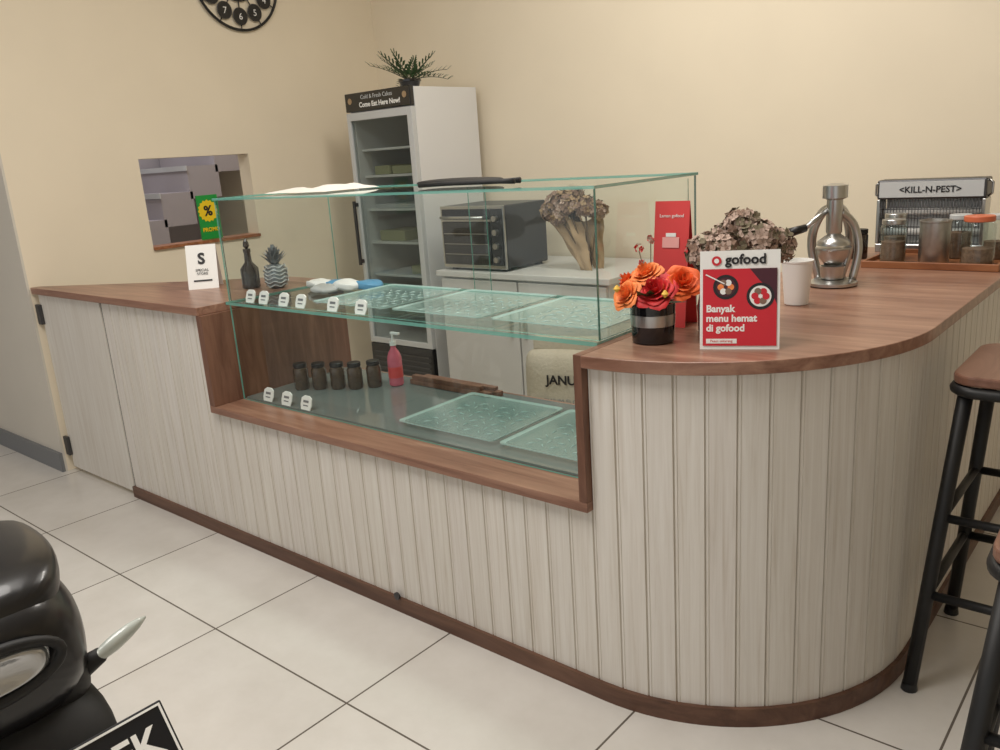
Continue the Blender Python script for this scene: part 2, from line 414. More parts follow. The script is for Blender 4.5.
boxes('slats',[(-.2,.18,-.02,.0,0,.018),(-.18,.2,.005,.03,0,.018),(-.19,.14,-.018,.003,.0185,.034),(-.16,.18,.008,.03,.0185,.03)],M['topy'],g,.002)
g=group('plastic_food_packs',(-2.36,1.86,.8715))
def crumple(ob,amp,sc,seed):
    for v in ob.data.vertices:
        n=mnoise.noise(Vector((v.co.x*sc+seed,v.co.y*sc,v.co.z*sc)))
        if v.co.z>.004: v.co.z+=amp*n
for k,(x,y,mm,h_) in enumerate(((-.1,0,'white',.016),(-.03,.03,'blue',.014),(.05,.0,'white',.018),(.11,.05,'blue',.014),(.0,-.06,'ltgrey',.012))):
    o=loft('pack_%d'%k,[(x-.055,y,h_*.7,.02,h_*.5),(x-.035,y,h_+.001,.035,h_*.9),(x-.01,y,h_+.002,.042,h_),(x+.015,y,h_+.001,.038,h_*.9),(x+.035,y,h_*.9,.042,h_*.8),(x+.055,y,h_*.7,.02,h_*.5)],M[mm],g,pw=.6)
    crumple(o,.012,60,k*3.1)

V=[];F=[]
nx,ny=36,16
for i in range(nx+1):
    for j in range(ny+1):
        x=-2.50+.34*i/nx; y=1.70+.22*j/ny
        e=min(i,nx-i,j,ny-j)/4; e=min(1,e)
        z=1.2215+(.006+.022*max(0,mnoise.noise(Vector((x*11,y*13,3)))+.25))*e*.75+.001
        if e==0: z=1.2203
        V.append((x+.03*mnoise.noise(Vector((x*6,y*6,0))),y+.03*mnoise.noise(Vector((x*7,y*5,8))),z))
for i in range(nx):
    for j in range(ny): a=i*(ny+1)+j; F.append((a,a+ny+1,a+ny+2,a+1))
mesh('folded_cloth',V,F,M['cloth'],None,smooth=True)
g=group('oven_mitt',(-1.72,1.86,1.2205),rz=.12)
loft('mitt_body',[(-.16,0,.008,.05,.007),(-.05,0,.010,.065,.0095),(.07,0,.009,.06,.008),(.15,-.01,.008,.035,.006)],M['matte'],g)
g=group('serving_tongs',(-1.56,1.70,1.2205),rz=.2)
tubes('arms',[([(-.15,.0,.008),(-.05,-.014,.010),(.12,-.018,.009),(.16,-.016,.009)],[.006,.006,.006,.008]),([(-.15,.002,.008),(-.05,.014,.010),(.12,.018,.009),(.16,.016,.009)],[.006,.006,.006,.008])],M['matte'],g)

# left counter items
g=group('tent_card_sign',(-3.03,1.74,.8662),rz=.85)
def tentcard(g,w,h,lean,front,back,th=.002):
    dy=h*math.sin(lean); hz=h*math.cos(lean)
    V=[(-w/2,-dy,0),(w/2,-dy,0),(w/2,0,hz),(-w/2,0,hz),(-w/2,dy,0),(w/2,dy,0)]
    ob=mesh('card',V,[(0,1,2,3),(5,4,3,2)],front,g)
    md=ob.modifiers.new('s','SOLIDIFY'); md.thickness=th; md.offset=-1
    f=group('face',(0,-dy-.0008,0),rx=-lean,parent=g); return f
f=tentcard(g,.115,.175,.3,M['paper'],M['paper'])
text('logo','S',.06,(0,-.001,.10),(H,0,0),M['ink'],f,bold=.002)
text('caption','SPECIAL\nSTORE',.014,(0,-.001,.07),(H,0,0),M['ink'],f)
box('rule',-.035,.035,-.0015,-.0005,.03,.036,M['ink'],f)
g=group('pineapple_ornament',(-2.68,1.83,.8662))
lathe('fruit',[(.020,0),(.036,.01),(.044,.035),(.042,.06),(.030,.082),(.014,.092)],M['pine'],g,seg=18)
V=[];F=[]
for r in range(5):
    for k in range(8):
        a=k*math.pi/4+r*.4; L=.052-.003*r; sp=.055-.012*r; z0=.088+r*.011
        c=Vector((math.cos(a),math.sin(a),0)); t=Vector((-math.sin(a),math.cos(a),0)); b0=len(V)
        V+=[c*.008+t*.009+Vector((0,0,z0)),c*.008-t*.009+Vector((0,0,z0)),c*sp*.6-t*.008+Vector((0,0,z0+L*.5)),c*sp+Vector((0,0,z0+L*.8)),c*sp*.6+t*.008+Vector((0,0,z0+L*.5))]
        F.append((b0,b0+1,b0+2,b0+3,b0+4))
mesh('crown',V,F,M['pine'],g)
L=[]
for r in range(6):
    z=.012+r*.014; rad=.0425 if 1<=r<=4 else .037
    L.append(([(rad*math.cos(a)*1.02,rad*math.sin(a)*1.02,z+.004*math.sin(6*a)) for a in [2*math.pi*k/36 for k in range(36)]],.0022,True))
tubes('scales',L,M['ltgrey'],g,5)
g=group('dark_sauce_bottle',(-2.79,1.79,.8662))
lathe('bottle',[(.028,0),(.034,.004),(.034,.075),(.014,.10),(.012,.135),(.014,.137),(.014,.15)],M['jar'],g)
lathe('finial',[(.004,.15),(.012,.160),(.010,.175),(.002,.188)],M['jar'],g)

g=group('promo_sign',(-4.01,2.38,.9695),rz=H)
box('board',-.06,.06,-.003,.003,0,.225,M['green'],g)
V=[];n=32
for k in range(n):
    r=.05 if k%2 else .058; a=2*math.pi*k/n; V.append((r*math.cos(a)-.004,-.0045,.145+r*math.sin(a)))
mesh('starburst',V,[tuple(range(n))],M['yellow'],g)
text('percent','%',.07,(-.004,-.006,.122),(H,0,0),M['ink'],g,bold=.002)
text('word','PROMO',.028,(0,-.006,.04),(H,0,0),M['yellow'],g,bold=.001)

# ---------------------------------------------------------------- clock
g=group('wall_clock',(-3.968,2.70,2.25)); g.rotation_euler=(H,0,H)
def ring(r,z=.012,n=64): return [(r*math.cos(2*math.pi*k/n),r*math.sin(2*math.pi*k/n),z) for k in range(n)]
tubes('rings',[(ring(.245),.007,True),(ring(.095),.006,True),(ring(.105),.003,True)],M['black'],g)
for k in range(12):
    a=math.pi/2-2*math.pi*k/12; c=(.178*math.cos(a),.178*math.sin(a))
    lathe('disc_%d'%(k+1),[(.040,.006),(.040,.014)],M['black'],g,(c[0],c[1],0),24)
    tubes('disc_ring_%d'%(k+1),[([(c[0]+.041*math.cos(t),c[1]+.041*math.sin(t),.012) for t in [2*math.pi*q/24 for q in range(24)]],.0022,True)],M['metald'],g,6)
    text('numeral_%d'%(k+1),str(12 if k==0 else k),.045,(c[0],c[1]-.016,.0155),(0,0,0),M['white'],g)
tubes('spokes',[([(.10*math.cos(a),.10*math.sin(a),.01),(.14*math.cos(a),.14*math.sin(a),.01)],.003) for a in [k*math.pi/6 for k in range(12)]]+[([(.217*math.cos(a),.217*math.sin(a),.01),(.245*math.cos(a),.245*math.sin(a),.01)],.003) for a in [k*math.pi/6 for k in range(12)]],M['black'],g,6)
box('hour_hand',-.005,.005,0,.10,.018,.02,M['black'],g); box('minute_hand',0,.15,-.004,.004,.021,.023,M['black'],g)
cyl('hub',.015,.0,.026,M['black'],g)

# ---------------------------------------------------------------- fridge
g=group('display_fridge',(-3.385,3.06,0))
w=.25
boxes('cabinet',[(-w,-w+.03,0.03,.5,.06,1.655),(w-.03,w,0.03,.5,.06,1.655),(-w+.03,w-.03,.47,.5,.06,1.655),(-w+.03,w-.03,.03,.47,1.56,1.655),(-w+.03,w-.03,.03,.47,.06,.32)],M['frw'],g,.002)
box('header_panel',-w,w,0,.029,1.565,1.66,M['gloss'],g,.004)
text('header_title','Cold & Fresh Cakes',.03,(0,-.0008,1.625),(H,0,0),M['ltgrey'],g)
text('header_text','Come Eat Here Now!',.035,(0.02,-.0008,1.585),(H,0,0),M['paper'],g,bold=.001)
for s in(-1,1): lathe('logo_%d'%(s+1),[(.016,0),(.016,.001)],M['kraft'],g,(s*.21,-.0005,1.62),20,(H,0,0))
box('vent_panel',-w,w,0,.029,.06,.30,M['black'],g,.003)
boxes('vent_slats',[(-w+.03,w-.03,-.004,-.0005,z,z+.008) for z in (.10,.13,.16,.19,.22,.25)],M['metald'],g)
boxes('door_frame',[(-w,-w+.025,0,.028,.305,1.56),(w-.035,w,0,.028,.305,1.56),(-w+.025,w-.035,0,.028,.305,.335),(-w+.025,w-.035,0,.028,1.52,1.56)],M['ltgrey'],g,.002)
mesh('door_glass',[(-w+.025,.012,.335),(w-.035,.012,.335),(w-.035,.012,1.52),(-w+.025,.012,1.52)],[(0,1,2,3)],thin_glass('fridge_door_glass',(.62,.66,.65),1.5),g)
boxes('door_handle',[(-w+.005,-w+.02,-.03,-.018,.75,1.1),(-w+.005,-w+.02,-.018,0,.76,.78),(-w+.005,-w+.02,-.018,0,1.07,1.09)],M['black'],g)
boxes('shelves',[(-w+.031,w-.031,.06,.46,z,z+.012) for z in (.5,.68,.86,1.04,1.22,1.36)],M['white'],g)
boxes('stock_containers',[(-.17,-.05,.09,.3,1.2325,1.28),(-.03,.16,.09,.3,1.2325,1.275),(-.18,.02,.09,.3,.8725,.93),(.05,.2,.09,.3,.6925,.74)],mat('container_olive',(166,166,128),.5),g,.005)
boxes('stock_trays',[(-.18,.18,.08,.3,1.053,1.075),(-.18,.1,.08,.3,.513,.55)],M['ltgrey'],g,.003)
boxes('feet',[(x,x+.04,y,y+.04,0,.06) for x in(-w+.02,w-.06) for y in(.04,.44)],M['black'],g)
g=group('potted_fern',(-3.29,3.22,1.6552))
lathe('pot',[(.035,0),(.045,.004),(.055,.035),(.06,.037),(.06,.048),(.05,.048),(.048,.035)],M['gloss'],g)
V=[];F=[];L=[]
for k in range(13):
    a=k*2.4; ln=random.uniform(.16,.25); el=random.uniform(.15,.8)
    d=Vector((math.cos(a)*math.cos(el),math.sin(a)*math.cos(el),math.sin(el)))
    pts=[]
    for i in range(9):
        t=i/8; p=Vector((0,0,.04))+d*ln*t+Vector((0,0,-.08*t*t*(1.1-el))); pts.append(p)
    L.append((pts,[.003*(1-.6*i/8) for i in range(9)]))
    side=d.cross(Vector((0,0,1))).normalized()
    for i in range(2,9):
        for s in(-1,1):
            p=pts[i]; q=p+side*s*.042*(1.15-i/9)+d*.028+Vector((0,0,.008)); mdd=(p+q)/2; o=d*.011
            b0=len(V); V+=[p,mdd+o+Vector((0,0,.004)),q,mdd-o]; F.append((b0,b0+1,b0+2,b0+3))
mesh('leaflets',V,F,M['leaf'],g); tubes('stems',L,M['leafd'],g,5)

# ---------------------------------------------------------------- back table, oven, sack, bouquet
g=group('white_cabinet',(-2.47,3.0,0))
box('carcass',-.50,.50,.02,.58,.06,.72,M['cab'],g,.003)
box('worktop',-.52,.52,-.01,.6,.7205,.75,M['cab'],g,.004)
boxes('doors',[(-.495,-.005,0,.0195,.08,.71),(.005,.495,0,.0195,.08,.71)],M['cab'],g,.003)
boxes('handles',[(-.05,-.035,-.02,0,.45,.6),(.035,.05,-.02,0,.45,.6)],M['metal'],g,.003)
box('plinth',-.48,.48,.05,.55,0,.06,M['grey'],g)
g=group('toaster_oven',(-2.755,3.03,.7505))
box('shell',-.205,.205,.01,.33,.012,.315,M['oven'],g,.008)
box('front_frame',-.205,.205,-.004,.0095,.012,.315,M['metal'],g,.003)
box('door_window',-.19,.12,-.012,-.0045,.03,.24,M['ovenglass'],g,.003)
boxes('racks',[(-.18,.11,-.0145,-.0125,z,z+.003) for z in(.08,.13,.18)],M['metal'],g)
box('upper_panel',-.19,.12,-.010,-.0045,.25,.30,M['oven'],g,.002)
tubes('door_bar',[([(-.17,-.012,.262),(-.17,-.04,.262),(.10,-.04,.262),(.10,-.012,.262)],.007)],M['metal'],g)
box('control_strip',.13,.197,-.010,-.0045,.03,.30,M['black'],g)
for i in range(4): lathe('knob_%d'%i,[(.016,0),(.014,.02)],M['metal'],g,(.163,-.0105,.06+i*.065),20,(H,0,0))
boxes('feet',[(x,x+.03,y,y+.03,0,.012) for x in(-.18,.15) for y in(.03,.28)],M['black'],g)
g=group('flour_sack',(-2.05,2.8,0),rz=.3)
o=loft('bag',[(-.19,0,.24,.02,.20),(-.17,0,.24,.07,.235),(-.08,0,.24,.10,.24),(.08,0,.24,.10,.24),(.17,0,.24,.07,.235),(.19,0,.24,.02,.20)],M['sack'],g,pw=.5)
box('bag_fold',-.15,.15,-.02,.02,.47,.53,M['sack'],g,.01)
text('bag_print','JANUA',.055,(.02,-.104,.345),(H,0,0),M['ink'],g,bold=.0015); text('bag_print_small','PREMIUM FLOUR',.03,(0,-.104,.26),(H,0,0),M['grey'],g)
def florets(name,heads,n,mats,parent,pet=.012):
    V=[];F=[];mi=[]
    for (c,r) in heads:
        c=Vector(c)
        for i in range(n):
            z=random.uniform(-.75,1); a=random.uniform(0,6.283); q=math.sqrt(1-z*z)
            d=Vector((q*math.cos(a),q*math.sin(a),z)); p=c+d*r*random.uniform(.82,1.08)
            u=d.orthogonal().normalized(); v=d.cross(u); ro=random.uniform(0,1.57); mm=random.randrange(len(mats))
            for k in range(4):
                an=ro+k*H; e=u*math.cos(an)+v*math.sin(an); t=u*-math.sin(an)+v*math.cos(an); s=pet*random.uniform(.8,1.2); b0=len(V)
                V+=[p,p+e*s*.6+t*s*.5+d*s*.2,p+e*s*1.1+d*s*.35*random.uniform(0,1.5),p+e*s*.6-t*s*.5+d*s*.2]
                F.append((b0,b0+1,b0+2,b0+3)); mi.append(mm)
    return mesh(name,V,F,mats,parent,mi)
def core(name,heads,m,parent):
    for i,(c,r) in enumerate(heads):
        lathe(name+'_%d'%i,[(r*.05,-r*.8),(r*.5,-r*.65),(r*.8,0),(r*.5,r*.65),(r*.05,r*.8)],m,parent,c,12)
g=group('dried_flower_bouquet',(-2.275,3.2,.7505))
def wrap(name,base,top,wb,wt,seed):
    V=[];F=[]; nu,nv=14,10; base=Vector(base); top=Vector(top)
    for i in range(nu+1):
        for j in range(nv+1):
            u=i/nu*2-1; t=j/nv; c=base.lerp(top,t); w_=wb+(wt-wb)*t
            fold=.018*math.sin(u*7+seed)*t+.02*mnoise.noise(Vector((u*2.5,t*4,seed)))
            V.append((c.x+u*w_,c.y+.05*u*u*t+fold-.03*t,c.z+.03*t*math.sin(u*4+seed)*t))
    for i in range(nu):
        for j in range(nv): a=i*(nv+1)+j; F.append((a,a+nv+1,a+nv+2,a+1))
    return mesh(name,V,F,M['kraft'],g,smooth=True)
wrap('kraft_wrap_front',(.08,-.02,.0),(-.05,-.02,.25),.035,.09,1.0)
wrap('kraft_wrap_back',(.10,.05,.0),(.03,.06,.25),.03,.10,4.0)
hd=[((-.11,-.02,.27),.045),((-.06,-.03,.31),.055),((.0,-.04,.30),.055),((.07,0,.29),.05),((-.02,.04,.34),.045),((.12,.03,.27),.04),((-.04,-.05,.25),.04)]
florets('dry_blooms',hd,70,[M['dry2'],M['dry1'],M['kraft']],g,.016); core('bloom_core',hd,M['dry1'],g)
L=[([(.09,0,.01),(h[0][0],h[0][1],h[0][2])],.004) for h in hd]
for k in range(16):
    a=random.uniform(-.75,1.1); L.append(([(.0,0,.22),(.0+.17*math.sin(a)-.01,random.uniform(-.05,.05),.25+.13*math.cos(a))],.0015))
tubes('dry_stems',L,M['stem'],g,6)

# ---------------------------------------------------------------- right countertop items
def rose(name,c,r,m,parent,tilt=(0,0)):
    V=[];F=[];c=Vector(c); R_=Euler((tilt[0],tilt[1],0)).to_matrix(); ns,nt_=7,6
    for ly in range(6):
        n=3+(ly>1)+(ly>3); op=ly/5
        for k in range(n):
            a0=2*math.pi*(k/n+ly*.21)+random.uniform(-.15,.15); half=math.pi/n*1.15; b0=len(V)
            for i in range(ns):
                for j in range(nt_):
                    u=-1+2*i/(ns-1); t=j/(nt_-1)
                    wv=math.sqrt(max(0,1-(max(0,t-.45)/.56)**2)) if t>.45 else (.55+t)
                    a=a0+u*half*wv
                    q=r*((.10+.16*ly)*math.sin(min(1,t*1.3)*H)+op*.32*t**3)
                    z=r*(1.15-.55*op)*t-op*r*.35*t**4-.06*r*u*u*t
                    V.append(c+R_@Vector((q*math.cos(a),q*math.sin(a),z-.45*r)))
            for i in range(ns-1):
                for j in range(nt_-1): F.append((b0+i*nt_+j,b0+(i+1)*nt_+j,b0+(i+1)*nt_+j+1,b0+i*nt_+j+1))
    return mesh(name,V,F,m,parent,smooth=True)
g=group('flower_pot_arrangement',(-.94,1.615,.8662))
lathe('pot',[(.040,0),(.047,.003),(.049,.04)],M['gloss'],g)
lathe('silver_band',[(.0495,.0405),(.0505,.066)],M['metal'],g)
lathe('pot_rim',[(.050,.0665),(.051,.09),(.046,.09),(.044,.075)],M['gloss'],g)
rose('rose_red',(.022,-.028,.125),.043,M['redpet'],g,(.8,.15)); rose('rose_orange_1',(-.044,-.045,.115),.034,M['orange'],g,(.9,-.4))
rose('rose_orange_2',(.070,.012,.140),.040,M['orange2'],g,(.6,.6)); rose('rose_orange_3',(-.018,.0,.158),.036,M['orange'],g,(.5,-.1)); rose('rose_orange_4',(-.065,.0,.135),.034,M['orange2'],g,(.4,-.7))
for i,c in enumerate(((-.045,-.075,.13),(.06,-.05,.12))): lathe('stamen_%d'%i,[(.002,-.008),(.008,0),(.002,.008)],M['yelpet'],g,c,10)
V=[];F=[]
for k in range(14):
    a=k*2.4; el=random.uniform(.0,.5); d=Vector((math.cos(a)*math.cos(el),math.sin(a)*math.cos(el),math.sin(el))); s=d.cross(Vector((0,0,1))).normalized()
    p=Vector((0,0,.09))+d*.02; L_=random.uniform(.05,.07); b0=len(V)
    V+=[p,p+d*L_*.5+s*.014,p+d*L_,p+d*L_*.5-s*.014]; F.append((b0,b0+1,b0+2,b0+3))
mesh('leaves',V,F,M['leaf'],g)
tubes('twigs',[([(0,0,.08),(-.03,.02,.15),(-.05,.03,.20)],.0012),([(0,0,.08),(-.02,.03,.16),(-.025,.04,.22)],.0012)],M['stem'],g,5)
florets('twig_buds',[((-.05,.03,.205),.008),((-.025,.04,.225),.008),((-.04,.03,.17),.007)],8,[M['redpet'],M['dry2']],g,.006)

g=group('dried_hydrangea_vase',(-.865,1.765,.8662))
lathe('vase',[(.030,0),(.036,.003),(.038,.06),(.028,.11),(.033,.13),(.028,.13),(.024,.11)],M['gloss'],g)
hd=[((-.008,-.02,.185),.042),((.01,-.03,.17),.036),((.045,-.025,.185),.042),((.09,.03,.205),.048),((.05,.04,.235),.042),((.118,.07,.19),.038),((.01,.05,.20),.042),((.10,.0,.165),.033)]
florets('blooms',hd,120,[M['dry1'],M['dry2'],M['dry3'],M['dry2']],g,.012); core('bloom_core',hd,M['dry1'],g)
tubes('stems',[([(0,0,.06),(h[0][0]*.4,h[0][1]*.4,.14),h[0]],.003) for h in hd],M['stem'],g,6)

g=group('red_menu_card',(-.988,1.80,.8662),rz=.05)
f=tentcard(g,.09,.30,.12,M['rednf'],M['rednf'])
text('caption','Laman gofood',.011,(0,-.001,.262),(H,0,0),M['paper'],f)
box('icon',-.022,.022,-.0018,-.0006,.19,.215,mat('pale_coral',(240,170,165),.5),f,.001)
box('icon_handle',-.013,.013,-.0018,-.0006,.216,.225,M['paper'],f)

g=group('promo_tent_card',(-.75,1.65,.8662),rz=.42)
f=tentcard(g,.162,.208,.16,M['paper'],M['paper'])
def flat(name,pts,m,y): return mesh(name,[(x,y,z) for x,z in pts],[tuple(range(len(pts)))],m,f)
def disc(name,cx_,cz,r,m,y,n=28): return flat(name,[(cx_+r*math.cos(2*math.pi*k/n),cz+r*math.sin(2*math.pi*k/n)) for k in range(n)],m,y)
flat('red_field',[(-.075,.008),(.075,.008),(.075,.170),(-.075,.170)],M['red'],-.0010)
flat('dark_corner',[(.02,.170),(.075,.170),(.075,.095),(.062,.125),(.04,.145)],M['maroon'],-.0013)
disc('logo_disc',-.047,.187,.010,M['red'],-.0012); disc('logo_hole',-.047,.187,.005,M['paper'],-.0016)
text('brand_word','gofood',.029,(.012,-.001,.180),(H,0,0),M['ink'],f,bold=.0008)
for i,(a,b2,r) in enumerate(((-.028,.132,.026),(.042,.112,.028))):
    disc('plate_%d'%i,a,b2,r,M['ink'],-.0016); disc('plate_in_%d'%i,a,b2,r*.78,M['paper'] if i else M['maroon'],-.0019)
    for q in range(6):
        an=q*1.05+i; disc('food_%d_%d'%(i,q),a+r*.4*math.cos(an),b2+r*.4*math.sin(an),r*.26,[M['red'],M['dry1'],M['red']][q%3] if i else [M['orange'],M['paper'],M['dry1']][q%3],-.0022-.0001*q,10)
flat('chopsticks',[(-.07,.158),(-.068,.160),(-.03,.14),(-.031,.138)],M['paper'],-.0030)
text('headline','Banyak\nmenu hemat\ndi gofood',.0205,(-.068,-.001,.080),(H,0,0),M['paper'],f,align='LEFT',bold=.0007)
flat('button',[(-.068,.013),(-.005,.013),(-.005,.023),(-.068,.023)],M['paper'],-.0016)
text('button_text','Pesan sekarang',.0075,(-.0365,-.0018,.0158),(H,0,0),M['red'],f,ext=.0002)

g=group('white_paper_cup',(-.815,2.14,.8662))
lathe('cup',[(.028,0),(.030,.002),(.039,.11),(.041,.112),(.041,.116),(.038,.116),(.036,.105),(.027,.006)],M['paper'],g)

g=group('manual_citrus_press',(-.83,2.45,.8662),rz=.45)
lathe('foot_plate',[(.060,0),(.068,.004),(.068,.012),(.05,.020)],M['metal'],g,(0,-.01,0))
tubes('arch_frame',[(catmull([(.03,.055,.015),(.05,.062,.09),(.05,.055,.15),(.03,.03,.205),(.0,.0,.225),(-.03,.03,.205),(-.05,.055,.15),(-.05,.062,.09),(-.03,.055,.015)],6),.013)],M['metal'],g,14)
tubes('frame_side',[(catmull([(.055,-.0,.015),(.070,.01,.10),(.055,.01,.17),(.018,.0,.21)],6),.012)],M['metal'],g,10)
lathe('press_column',[(.020,.15),(.022,.155),(.022,.245),(.034,.25),(.034,.285),(.014,.29)],M['metal'],g,(0,-.005,0))
lathe('press_cup',[(.010,.155),(.042,.13),(.046,.125),(.046,.118)],M['metal'],g,(0,-.01,0))
lathe('strainer_bowl',[(.022,.06),(.042,.085),(.046,.105),(.049,.107),(.049,.111),(.040,.11)],M['metal'],g,(0,-.01,0))
lathe('collector_cup',[(.028,.0205),(.032,.022),(.036,.058),(.033,.058),(.03,.03)],M['metal'],g,(0,-.01,0))
tubes('lever',[([(-.01,.0,.225),(-.05,-.025,.195),(-.09,-.045,.165)],.008)],M['metal'],g)
tubes('lever_grip',[([(-.08,-.04,.172),(-.125,-.06,.162)],[.011,.013])],M['black'],g)

g=group('insect_killer_lamp',(-.755,3.2,.8662))
hw=.172
box('base',-hw,hw,-.03,.05,0,.03,M['metal'],g,.004)
boxes('side_frames',[(-hw,-hw+.012,-.03,.05,.0305,.185),(hw-.012,hw,-.03,.05,.0305,.185)],M['metal'],g,.003)
box('header',-hw,hw,-.03,.05,.186,.252,M['metald'],g,.005)
box('header_sign',-hw+.008,hw-.008,-.0325,-.0305,.192,.246,M['ltgrey'],g)
text('sign_text','<KILL-N-PEST>',.03,(0,-.0335,.208),(H,0,0),M['ink'],g,bold=.0006)
tubes('grid_wires',[([(-.155+.01*i,-.025,.031),(-.155+.01*i,-.025,.185)],.0012) for i in range(32)]+[([(-.158,-.026,z),(.158,-.026,z)],.0014) for z in(.06,.09,.12,.15)],M['metald'],g,5)
tubes('uv_tubes',[([(-.155,.01,z),(.155,.01,z)],.011) for z in(.07,.14)],M['paper'],g)
box('back_panel',-.158,.158,.044,.05,.0305,.185,M['ltgrey'],g)
tubes('handles',[([(-hw,0,.19),(-hw-.012,0,.2),(-hw-.012,0,.235),(-hw,0,.245)],.004),([(hw,0,.19),(hw+.012,0,.2),(hw+.012,0,.235),(hw,0,.245)],.004)],M['metal'],g,8)
g=group('wooden_jar_tray',(-.66,2.95,.8662))
box('tray_floor',-.185,.185,-.15,.15,0,.008,M['twood'],g)
boxes('tray_sides',[(-.195,.195,-.16,-.15,0,.022),(-.195,.195,.15,.16,0,.022),(-.195,-.185,-.15,.15,0,.022),(.185,.195,-.15,.15,0,.022)],M['twood'],g,.002)
def jar(name,x,y,r,h,lidm,fill=.6):
    q=group(name,(-.66+x,2.95+y,.8746))
    lathe('glass_body',[(r*.9,0),(r,.004),(r,h*.82),(r*.85,h*.88)],M['jarg'],q,caps=(False,False))
    lathe('contents',[(r*.85,.001),(r*.92,.003),(r*.92,h*fill)],M['contents'],q)
    cyl('lid',r*.92,h*.885,h,lidm,q,bv=.002)
jar('glass_jar',.122,-.09,.046,.15,M['oj'],.35); jar('glass_jar',-.12,-.09,.038,.14,M['metal'],.5); jar('glass_jar',-.14,.0,.036,.15,M['metal'],.5)
jar('glass_jar',.04,.06,.036,.14,M['ltgrey'],.6); jar('glass_jar',.14,.06,.033,.14,M['ltgrey'],.4)
q=group('tin_canister',(-.66-.0,2.95-.085,.8746))
lathe('can',[(.042,0),(.044,.003),(.044,.13),(.046,.132),(.046,.137),(.041,.137),(.040,.13)],M['tin'],q)
q=group('dark_storage_jar',(-.93,3.0,.8662))
lathe('jar_body',[(.028,0),(.030,.004),(.030,.08),(.026,.085)],M['jar'],q); cyl('lid',.029,.0855,.10,M['matte'],q)

# ---------------------------------------------------------------- stools
def stool(cx_,cy_,rz,h=.77,hw=.175):
    g=group('bar_stool',(cx_,cy_,0),rz=rz)
    pts=[]; rc=.05
    for qx,qy,st in ((1,1,0),(-1,1,1),(-1,-1,2),(1,-1,3)):
        for k in range(7):
            t=(st+k/6)*H; pts.append((qx*(hw-rc)+rc*math.cos(t),qy*(hw-rc)+rc*math.sin(t)))
    prism('seat',pts,h-.022,h,M['seatw'],g,.005)
    q=hw-.03
    tubes('seat_frame',[([(x*.97,y*.97,h-.036) for x,y in pts],.013,True)],M['legs'],g,8)
    e=hw+.03
    def leg(sx,sy,t):
        return Vector((sx*(q+(e-q)*t),sy*(q+(e-q)*t),(h-.04)*(1-t)))
    L=[]
    for sx in(-1,1):
        for sy in(-1,1): L.append(([leg(sx,sy,0),leg(sx,sy,.985)],.016))
    for t,r in((.40,.010),(.66,.011)):
        for a,b2 in(((-1,-1),(1,-1)),((1,-1),(1,1)),((1,1),(-1,1)),((-1,1),(-1,-1))): L.append(([leg(*a,t),leg(*b2,t)],r))
    tubes('legs_and_rungs',L,M['legs'],g,12)
    for i,(sx,sy) in enumerate(((-1,-1),(1,-1),(1,1),(-1,1))):
        p=leg(sx,sy,.985); lathe('foot_%d'%i,[(.018,0),(.019,.002),(.016,.02)],M['black'],g,(p.x,p.y,0),14)
stool(-.222,2.10,0.0,h=.775)
stool(-.022,1.435,.03,h=.70)

# ---------------------------------------------------------------- scooter
g=group('parked_scooter',(-1.9,.27,0))
loft('tail_body',[(.845,0,.715,.05,.05),(.825,0,.715,.10,.085),(.74,0,.71,.125,.115),(.6,0,.68,.135,.12),(.4,0,.62,.15,.15),(.1,0,.56,.16,.17),(-.1,0,.46,.15,.14),(-.2,0,.38,.13,.06)],M['body'],g)
loft('seat',[(.66,0,.79,.06,.012),(.60,0,.795,.115,.03),(.35,0,.78,.14,.05),(0,0,.74,.12,.055),(-.18,0,.72,.06,.035)],M['matte'],g)
loft('grab_rail_cowl',[(.825,-.01,.782,.06,.02),(.80,-.01,.795,.10,.030),(.72,0,.805,.120,.026),(.60,0,.795,.135,.026),(.45,0,.77,.15,.03)],M['body'],g,pw=.5)
loft('side_panel',[(.83,.045,.675,.035,.04),(.78,.065,.65,.05,.06),(.60,.09,.60,.055,.09),(.4,.11,.55,.05,.08)],M['matte'],g)
loft('tail_lamp',[(.848,-.03,.735,.03,.014),(.862,-.03,.733,.065,.022),(.84,-.03,.735,.080,.030),(.78,-.03,.735,.080,.030)],M['lens'],g)
tubes('lamp_surround',[([(.853,-.03+.085*math.cos(a),.735+.034*math.sin(a)) for a in [2*math.pi*k/32 for k in range(32)]],.007,True)],M['matte'],g,8)
for s in(-1,1):
    tubes('signal_stalk_%d'%(s+1),[([(.77,s*.085,.645),(.80,s*.118,.672)],[.018,.011])],M['matte'],g)
    V=[];F=[];n=14
    prof=[(.112,.008),(.122,.012),(.140,.014),(.162,.012),(.178,.008),(.190,.002)]
    for (y,r) in prof:
        for k in range(n):
            a=2*math.pi*k/n; V.append((.80+r*.7*math.cos(a)-(y-.1)*.1,s*y,.667+(y-.1)*.26+r*math.sin(a)*.9))
    for i in range(len(prof)-1):
        for k in range(n): F.append((i*n+k,i*n+(k+1)%n,(i+1)*n+(k+1)%n,(i+1)*n+k))
    F.append(tuple(range(n))); F.append(tuple(range((len(prof)-1)*n,len(prof)*n)))
    mesh('signal_lens_%d'%(s+1),V,F,M['amber'],g,smooth=True)
loft('rear_fender',[(.60,0,.58,.09,.06),(.76,0,.61,.115,.06),(.85,0,.585,.11,.05),(.90,0,.52,.08,.03),(.95,0,.44,.055,.012)],M['matte'],g)
pl=group('plate_holder',(.905,.015,.565),parent=g); pl.rotation_euler=(0,-.62,0)
box('license_plate',0,.004,-.1375,.1375,-.055,.055,M['plate'],pl,.002)
